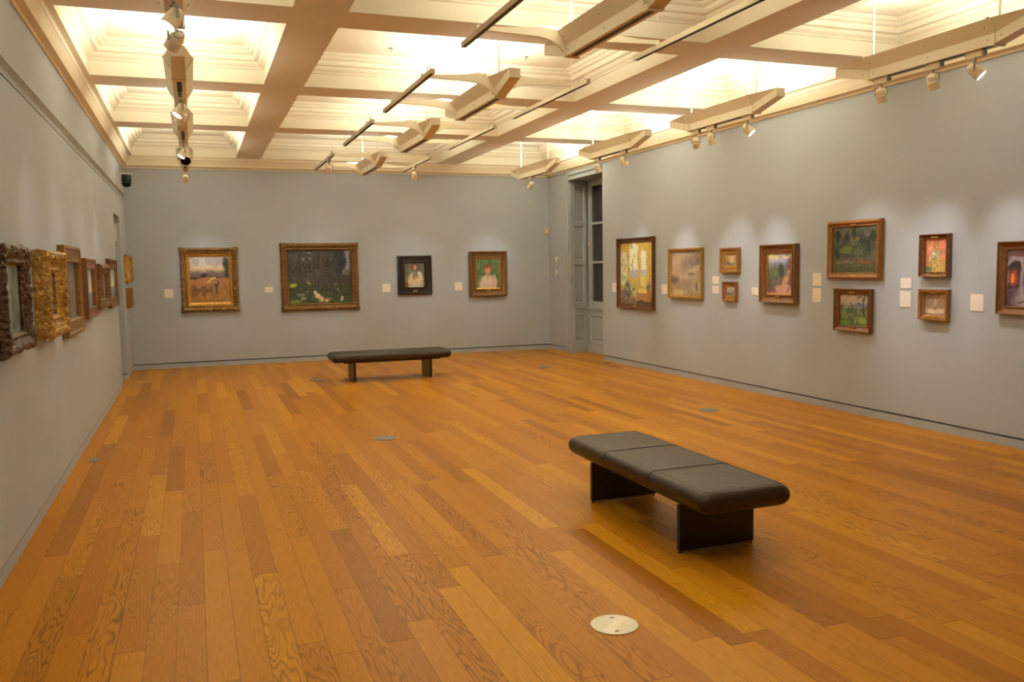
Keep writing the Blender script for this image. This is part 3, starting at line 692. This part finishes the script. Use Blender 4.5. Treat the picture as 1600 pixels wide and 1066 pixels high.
def art_pale(a):
    a.grad([(0,(150,122,95)),(.25,(175,145,115)),(.4,(140,112,82)),(1,(155,125,90))]); a.spl((0,.35,1,1),(130,105,78),(9,5),.5,.6); a.el(.5,.18,.45,.12,(190,162,132)); a.el(.3,.14,.2,.07,(205,178,150)); a.rc(.42,.4,.56,1,(175,145,112),.05,.7); a.rc(.78,.75,.84,1,(185,155,120),.03); a.el(.5,.3,.06,.05,(120,92,70)); return a
def art_hearth(a):
    keep = a.wu; a.wu = keep*2.5
    a.grad([(0,(85,62,66)),(.5,(95,78,82)),(1,(110,82,86))]); a.rc(0,.88,1,1,(95,60,58)); a.rc(.02,.8,.9,.9,(120,105,108),.02); a.rc(.0,.3,.42,.78,(58,42,42),.03); a.el(.2,.5,.15,.14,(150,62,40)); a.el(.18,.5,.07,.08,(215,125,55)); a.rc(.0,.68,.42,.8,(45,35,36),.04); a.rc(.45,.3,.6,.8,(105,92,98),.03); a.spl((0,0,.2,.35),(90,48,58),(9,9),.5,.8)
    a.ln([(.0,.3),(.02,.76),(.2,.86),(.46,.8),(.5,.3)],.035,(140,124,120)); a.el(1.0,.12,.72,.26,(150,134,128)); a.el(.75,.25,.16,.09,(60,55,50)); a.el(.76,.25,.10,.06,(150,145,75)); a.ln([(.4,.05),(.62,.1)],.012,(70,50,52)); a.spl((.5,.5,1,.9),(130,95,95),(9,9),.55,.6,4); a.wu = keep; return a
def art_grey(a):
    a.grad([(0,(120,122,112)),(.4,(138,140,130)),(1,(152,152,142))]); a.spl((0,0,1,1),(95,100,92),(5,5),.55,.6); a.rc(.5,0,1,1,(92,92,80),.12,.7); a.spl((.5,0,1,1),(70,72,62),(8,8),.55,.7,2); return a
def art_brown(a):
    a.grad([(0,(85,70,60)),(1,(105,90,80))]); a.spl((0,0,1,1),(130,115,105),(7,7),.55,.6); return a
def art_violet(a):
    a.grad([(0,(100,92,88)),(.5,(112,98,92)),(1,(108,96,95))]); a.spl((0,0,1,1),(85,75,70),(7,7),.5,.6); a.spl((0,.3,1,.9),(150,120,90),(14,14),.68,.6,3); return a
def art_sea(a):
    a.grad([(0,(95,105,110)),(.35,(110,120,125)),(.38,(150,150,140)),(.42,(200,190,165)),(1,(140,152,152))]); a.el(.5,.4,.2,.03,(215,195,160)); return a

FM = {
 'carved_red': frame_mat('carved_dark_wood', (.17, .065, .03), (.045, .018, .010), .2, .45),
 'gilt': frame_mat('bright_gilt', (.62, .36, .085), (.34, .17, .035), .7, .34),
 'antique': frame_mat('antique_gilt', (.44, .25, .065), (.05, .024, .008), .55, .36, 60, .5),
 'bronze': frame_mat('bronze_gilt', (.27, .14, .042), (.06, .028, .010), .45, .42, 60, .55),
 'oldgold': frame_mat('old_gold', (.34, .19, .055), (.16, .075, .02), .5, .40),
 'walnut': wood_frame_mat('walnut_moulding', (.25, .105, .035), (.12, .045, .016)),
 'honey': wood_frame_mat('honey_moulding', (.36, .165, .045), (.22, .09, .025)),
 'ebony': paint_mat('black_moulding', (.014, .012, .011), .35, .1, 8, .45),
 'umber': frame_mat('umber_carved', (.11, .055, .03), (.03, .014, .009), .25, .36, 50, .5),
 'carved_gilt': frame_mat('carved_gilt', (.56, .33, .085), (.24, .12, .026), .65, .30, 26, .45),
}
plate_mat = metal_mat('brass_plate', (.85, .55, .14), .28)

def sweep(m, w, h, prof, orn=0, seed=0, step=.022):
    """mitred moulding round a w x h rectangle, prof = (inset, height); orn = carving depth"""
    r = np.random.default_rng(seed)
    nx = max(1, int(w/step)) if orn else 1; nz = max(1, int(h/step)) if orn else 1
    P = []
    for k in range(nx): P.append((0, k/nx))
    for k in range(nz): P.append((1, k/nz))
    for k in range(nx): P.append((2, k/nx))
    for k in range(nz): P.append((3, k/nz))
    ph = r.random(8)*6; rings = []; jit = r.normal(0, 1, (len(prof), len(P)))
    for pi, (d, n) in enumerate(prof):
        R = []; f = pi/(len(prof)-1)
        for q, (side, t) in enumerate(P):
            L = w if side % 2 == 0 else h
            s = t*L; dc = min(s, L - s); dm = abs(s - L/2)
            o = 0; nn = n
            if orn and 0 < f < 1:
                env = math.sin(PI*f)
                cor = math.exp(-(dc/.085)**2); mid = math.exp(-(dm/.07)**2)*.6
                carve = .5*math.sin(s*52 + ph[0] + pi*1.3) + .35*math.sin(s*97 + ph[1] - pi*2.1) + .35*jit[pi, q]
                nn = n + orn*env*(carve*.6 + 1.1*cor + .6*mid)
                if f < .45: o = orn*((.55*carve) + 1.1*cor + .5*mid)*(1 - f/.45)
            dd = d - o
            x0, x1, z0, z1 = dd, w - dd, dd, h - dd
            if side == 0: p = (x0 + (x1-x0)*t, z0)
            elif side == 1: p = (x1, z0 + (z1-z0)*t)
            elif side == 2: p = (x1 - (x1-x0)*t, z1)
            else: p = (x0, z1 - (z1-z0)*t)
            R.append((p[0] - w/2, -nn, p[1]))
        rings.append(R)
    m.rings(rings, False, False); return m

def lump(m, c, rx, ry, rz):
    rings = []
    for a in (-1.1, -.45, .25, .9):
        rings.append([(c[0] + rx*math.cos(a)*math.cos(2*PI*j/8), c[1] + ry*math.sin(a) - 0, c[2] + rz*math.cos(a)*math.sin(2*PI*j/8)) for j in range(8)])
    m.rings(rings)
def carving(m, w, h, d, n, size, seed):
    """leaf and scroll lumps along a moulding, larger at corners and middles"""
    r = random.Random(seed)
    for side in range(4):
        L = (w if side % 2 == 0 else h) - 2*d
        k = max(4, int(L/(size*1.9)))
        for i in range(k + 1):
            t = i/k; s_ = t*L; dc = min(s_, L - s_); g = 1 + .9*math.exp(-(dc/.06)**2) + .5*math.exp(-(abs(s_ - L/2)/.05)**2)
            sz = size*(.55 + .5*r.random())*g; o = (r.random() - .5)*size*.9
            x, z = {0: (-w/2 + d + s_, d + o), 1: (w/2 - d - o, d + s_), 2: (w/2 - d - s_, h - d - o), 3: (-w/2 + d + o, h - d - s_)}[side]
            lump(m, (x, -n, z), sz*(.5 + .25*r.random()), sz*.36, sz*(.5 + .25*r.random()))
    return m
def scale_prof(base, fw, t): return [(a*fw, b*t) for a, b in base]
PF = {
 'scoop': [(0, 0), (0, .80), (.03, .97), (.10, 1.0), (.17, .95), (.20, .80), (.30, .72), (.45, .56), (.62, .45), (.78, .42), (.82, .52), (.90, .52), (.94, .40), (1, .36), (1, .2)],
 'deep': [(0, 0), (0, .46), (.012, .50), (.015, .62), (.03, .66), (.03, .84), (.05, .90), (.10, 1.0), (.20, 1.0), (.30, .93), (.42, .78), (.55, .64), (.66, .56), (.74, .58), (.84, .64), (.92, .52), (1, .42), (1, .2)],
 'flat': [(0, 0), (0, .92), (.05, 1.0), (.20, 1.0), (.25, .85), (.30, .82), (.80, .80), (.86, .90), (.93, .90), (1, .66), (1, .2)],
 'ogee': [(0, 0), (0, .55), (.05, .62), (.15, .80), (.28, 1.0), (.42, 1.0), (.52, .86), (.62, .66), (.78, .55), (.86, .62), (.93, .60), (1, .42), (1, .2)],
 'ornate': [(0, 0), (0, .40), (.05, .55), (.12, .78), (.22, .96), (.34, 1.0), (.46, .90), (.58, .72), (.68, .62), (.76, .66), (.84, .70), (.90, .58), (1, .44), (1, .2)],
 'bevel': [(0, 0), (0, .95), (.06, 1.0), (.55, .88), (.62, .70), (.9, .42), (1, .40), (1, .2)],
}
def picture(label, wall, a0, a1, z0, z1, t, fw, style, mat, art, orn=0, slip=0, slipmat='gilt', plate=True, topplate=False, seed=1, cat='painting', slipw=.03):
    w = a1 - a0; h = z1 - z0; c = (a0 + a1)/2; g = .002
    loc, rz = {'R': ((W - g, c, z0), -PI/2), 'B': ((c, D - g, z0), 0), 'L': ((g, c, z0), PI/2)}[wall]
    r = thing('framed_painting', label, cat, loc, rz, 'framed paintings')
    fm = sweep(MB(), w, h, scale_prof(PF[style], fw, t), orn, seed)
    if orn > .0065:
        q = .24 if style == 'deep' else .26
        carving(fm, w, h, fw*q, t*.97, fw*.20, seed); carving(fm, w, h, fw*(q + .22), t*.80, fw*.11, seed + 1)
        if style == 'deep': carving(fm, w, h, fw*.80, t*.60, fw*.10, seed + 2)
    fr = fm.build('frame', FM[mat], r, smooth=True)
    iw = fw
    if slip:
        sm = MB(); k = slip
        R = []
        for d, n in ((fw - .004, .40*t), (fw, .46*t), (fw + k*.4, .44*t), (fw + k*.85, .36*t), (fw + k, .33*t), (fw + k, .12*t)):
            R.append([(d - w/2, -n, d), (w/2 - d, -n, d), (w/2 - d, -n, h - d), (d - w/2, -n, h - d)])
        sm.rings(R, False, False).build('inner_slip', FM[slipmat], r); iw = fw + slip
    # painted canvas
    cw, chh = w - 2*iw + .006, h - 2*iw + .006
    nx = int(min(92, max(40, cw/.009))); ny = int(min(92, max(40, chh/.009)))
    col = art(Art(nx, ny, seed*31)).out()
    vs = []; fs = []
    for j in range(ny + 1):
        for i in range(nx + 1): vs.append((-cw/2 + cw*i/nx, -.24*t, iw - .003 + chh*j/ny))
    for j in range(ny):
        for i in range(nx):
            b = j*(nx+1) + i; fs.append((b, b+1, b+nx+2, b+nx+1))
    me = bpy.data.meshes.new('canvas'); me.from_pydata(vs, [], fs); me.materials.append(M['canvas'])
    at = me.color_attributes.new('paint', 'FLOAT_COLOR', 'CORNER')
    buf = np.ones((ny*nx, 4, 4), np.float32); buf[:, :, :3] = col.reshape(-1, 1, 3)
    at.data.foreach_set('color', buf.ravel())
    o = bpy.data.objects.new('canvas', me); COL.objects.link(o); o.parent = r
    MB().box((-w/2 + .01, -.12*t, .01), (w/2 - .01, -.0005, h - .01)).build('backing_board', FM['umber'], r)
    if plate:
        pz = iw*.5 if not slip else fw*.78
        dep = (.62 if style in ('ornate', 'scoop', 'ogee') else .9)*t
        MB().box((-.045, -dep - .006, pz - .010), (.045, -dep + .012, pz + .010)).build('nameplate', plate_mat, r)
    if topplate:
        MB().box((-.04, -.62*t - .006, h - fw*.62 - .008), (.04, -.62*t + .012, h - fw*.62 + .008)).build('title_tab', plate_mat, r)
    return r
# right wall, from the window towards the camera
picture('tall painting of a yellow sunlit room with arched windows, dark carved frame', 'R', 11.245, 12.405, .918, 2.013, .055, .075, 'scoop', 'carved_red', art_windowroom, .006, 0, seed=3)
picture('hazy brown painting with a small dark figure, thin bright gilt frame', 'R', 9.955, 10.81, 1.119, 1.815, .05, .045, 'bevel', 'gilt', art_mist, 0, 0, plate=False, seed=4)
picture('tiny gilt framed picture hanging above another tiny one', 'R', 9.12, 9.52, 1.478, 1.794, .05, .045, 'bevel', 'honey', art_small, 0, .045, plate=False, seed=5)
picture('smallest gilt framed picture, below another tiny one', 'R', 9.175, 9.47, 1.117, 1.363, .045, .034, 'bevel', 'honey', art_shore, 0, .032, plate=False, seed=6)
picture('upright landscape painting with a pink path, deep walnut frame', 'R', 8.01, 8.655, 1.123, 1.809, .075, .098, 'scoop', 'walnut', art_path, 0, .012, seed=7)
picture('dark green farm landscape in a wide honey wood frame, above the tree landscape', 'R', 6.75, 7.52, 1.410, 2.021, .05, .068, 'ogee', 'honey', art_farm, 0, 0, topplate=True, seed=8)
picture('small landscape of bare trees and bright grass, below the dark farm landscape', 'R', 6.868, 7.389, .870, 1.313, .055, .062, 'scoop', 'walnut', art_trees, .003, 0, topplate=True, seed=9)
picture('small red and orange figure painting in a brown frame', 'R', 5.922, 6.25, 1.441, 1.836, .06, .047, 'scoop', 'walnut', art_red, 0, 0, topplate=True, seed=10)
picture('small pale interior painting below the red figure painting', 'R', 5.919, 6.25, 1.042, 1.327, .055, .047, 'bevel', 'honey', art_pale, 0, 0, topplate=True, seed=11)
picture('painting of a glowing hearth and a table, cut by the right picture edge', 'R', 4.55, 5.412, 1.130, 1.743, .06, .072, 'scoop', 'walnut', art_hearth, 0, 0, seed=12)
# back wall
picture('harvest landscape under a pale sky in an ornate antique gilt frame', 'B', .797, 1.706, .938, 1.997, .085, .095, 'ornate', 'antique', art_harvest, .017, .052, seed=13)
picture('large dark woodland painting in a wide bronze frame', 'B', 2.413, 3.749, .892, 2.065, .08, .125, 'ornate', 'bronze', art_grove, .010, 0, seed=14)
picture('small portrait of a girl in pale dress, broad black frame', 'B', 4.463, 5.094, 1.125, 1.830, .05, .131, 'flat', 'ebony', art_girl, 0, 0, seed=15)
picture('portrait of a woman in a white blouse on green, brown frame with gilt edge', 'B', 5.823, 6.560, 1.061, 1.897, .085, .125, 'scoop', 'bronze', art_woman, 0, .024, seed=16)
# left wall, from the camera towards the doorway
picture('grey painting in a dark brown carved frame, nearest on the left wall', 'L', 5.124, 5.886, 1.157, 1.768, .070, .115, 'ornate', 'umber', art_grey, .010, 0, seed=17)
picture('picture in a heavy scrolled bright gold frame on the left wall', 'L', 6.372, 7.20, 1.163, 1.757,   .100, .150, 'deep', 'carved_gilt', art_brown, .012, 0, plate=False, seed=18)
picture('tall violet-grey picture in a plain wide gold frame on the left wall', 'L', 7.57, 8.57, 1.09, 1.83, .055, .135, 'flat', 'oldgold', art_violet, 0, 0, plate=False, seed=19)
picture('pale seascape in a brown and gold frame on the left wall', 'L', 8.99, 9.83, 1.168, 1.747, .055, .105, 'flat', 'walnut', art_sea, 0, 0, plate=False, seed=20)
picture('small picture in a scrolled dark bronze frame on the left wall', 'L', 10.37, 11.26, 1.206, 1.698, .055, .11, 'ornate', 'bronze', art_brown, .012, 0, plate=False, seed=21)
picture('pale picture in a brown frame, last before the left doorway', 'L', 11.49, 12.60, 1.172, 1.776, .045, .13, 'scoop', 'bronze', art_sea, .004, 0, plate=False, seed=22)
picture('bright gold framed picture in the corner beyond the left doorway, upper of two', 'L', 14.50, 15.06, 1.46, 1.872, .085, .10, 'ornate', 'carved_gilt', art_brown, .010, 0, plate=False, seed=23)
picture('small brown framed picture in the corner beyond the left doorway, lower of two', 'L', 14.54, 15.0, 1.055, 1.365, .075, .08, 'scoop', 'honey', art_small, 0, 0, plate=False, seed=24)

# ------------------------------------------------------------------ caption cards
def card(wall, a0, a1, z0, z1, label):
    w = a1 - a0; h = z1 - z0; c = (a0+a1)/2
    loc, rz = {'R': ((W + .0004, c, z0), -PI/2), 'B': ((c, D + .0004, z0), 0)}[wall]
    o = MB().box((-w/2, -.006, 0), (w/2, 0, h)).build('caption_card', M['card'], bevel=.001); o.location = loc; o.rotation_euler = (0, 0, rz)
    tag(o, label, 'caption card', 'caption cards')
for a0, a1, z0, z1, lb in ((12.50, 12.65, 1.163, 1.310, 'cream caption card left of the yellow room painting'), (10.91, 11.067, 1.162, 1.304, 'cream caption card left of the hazy gilt framed painting'),
        (9.60, 9.745, 1.332, 1.431, 'upper caption card of the pair beside the tiny pictures'), (9.60, 9.745, 1.205, 1.305, 'lower caption card of the pair beside the tiny pictures'),
        (8.76, 8.894, 1.202, 1.297, 'cream caption card left of the pink path landscape'), (7.642, 7.781, 1.332, 1.478, 'upper caption card right of the pink path landscape'),
        (7.642, 7.781, 1.153, 1.307, 'lower caption card right of the pink path landscape'), (6.384, 6.518, 1.327, 1.428, 'upper caption card left of the red figure painting'),
        (6.384, 6.520, 1.148, 1.298, 'lower caption card left of the red figure painting'), (5.576, 5.712, 1.144, 1.293, 'cream caption card left of the hearth painting')):
    card('R', a0, a1, z0, z1, lb)
for a0, a1, z0, z1, lb in ((.53, .666, 1.173, 1.322, 'cream caption card left of the harvest landscape'), (2.138, 2.275, 1.223, 1.326, 'cream caption card left of the large woodland painting'),
        (4.183, 4.327, 1.178, 1.330, 'cream caption card left of the black framed portrait'), (5.542, 5.684, 1.175, 1.329, 'cream caption card left of the white blouse portrait')):
    card('B', a0, a1, z0, z1, lb)

# ------------------------------------------------------------------ camera, world, view
cam = bpy.data.cameras.new('camera'); co_ = bpy.data.objects.new('camera', cam); COL.objects.link(co_)
yaw, pit, rol = .35390, -.08650, -.01660
F = Vector((math.sin(yaw)*math.cos(pit), math.cos(yaw)*math.cos(pit), math.sin(pit))); Rr = Vector((math.cos(yaw), -math.sin(yaw), 0)); U = Rr.cross(F)
c, s = math.cos(rol), math.sin(rol); R2 = c*Rr + s*U; U2 = -s*Rr + c*U
mw = Matrix((R2, U2, -F)).transposed().to_4x4(); mw.translation = (.991, 0, 1.6)
co_.matrix_world = mw
cam.sensor_fit = 'HORIZONTAL'; cam.sensor_width = 36; cam.lens = 36*1339.39/1600; cam.clip_start = .05; cam.clip_end = 100
SC.camera = co_
w = bpy.data.worlds.new('world'); SC.world = w; w.use_nodes = True; w.node_tree.nodes['Background'].inputs[0].default_value = (0, 0, 0, 1)
vs = SC.view_settings; vs.view_transform = 'Standard'; vs.look = 'None'; vs.gamma = 1; vs.use_curve_mapping = False; vs.exposure = 0.0
SC.cycles.max_bounces = 10; SC.cycles.diffuse_bounces = 7; SC.cycles.use_denoising = True
SC.cycles.sample_clamp_indirect = 6; SC.cycles.caustics_reflective = False; SC.cycles.caustics_refractive = False
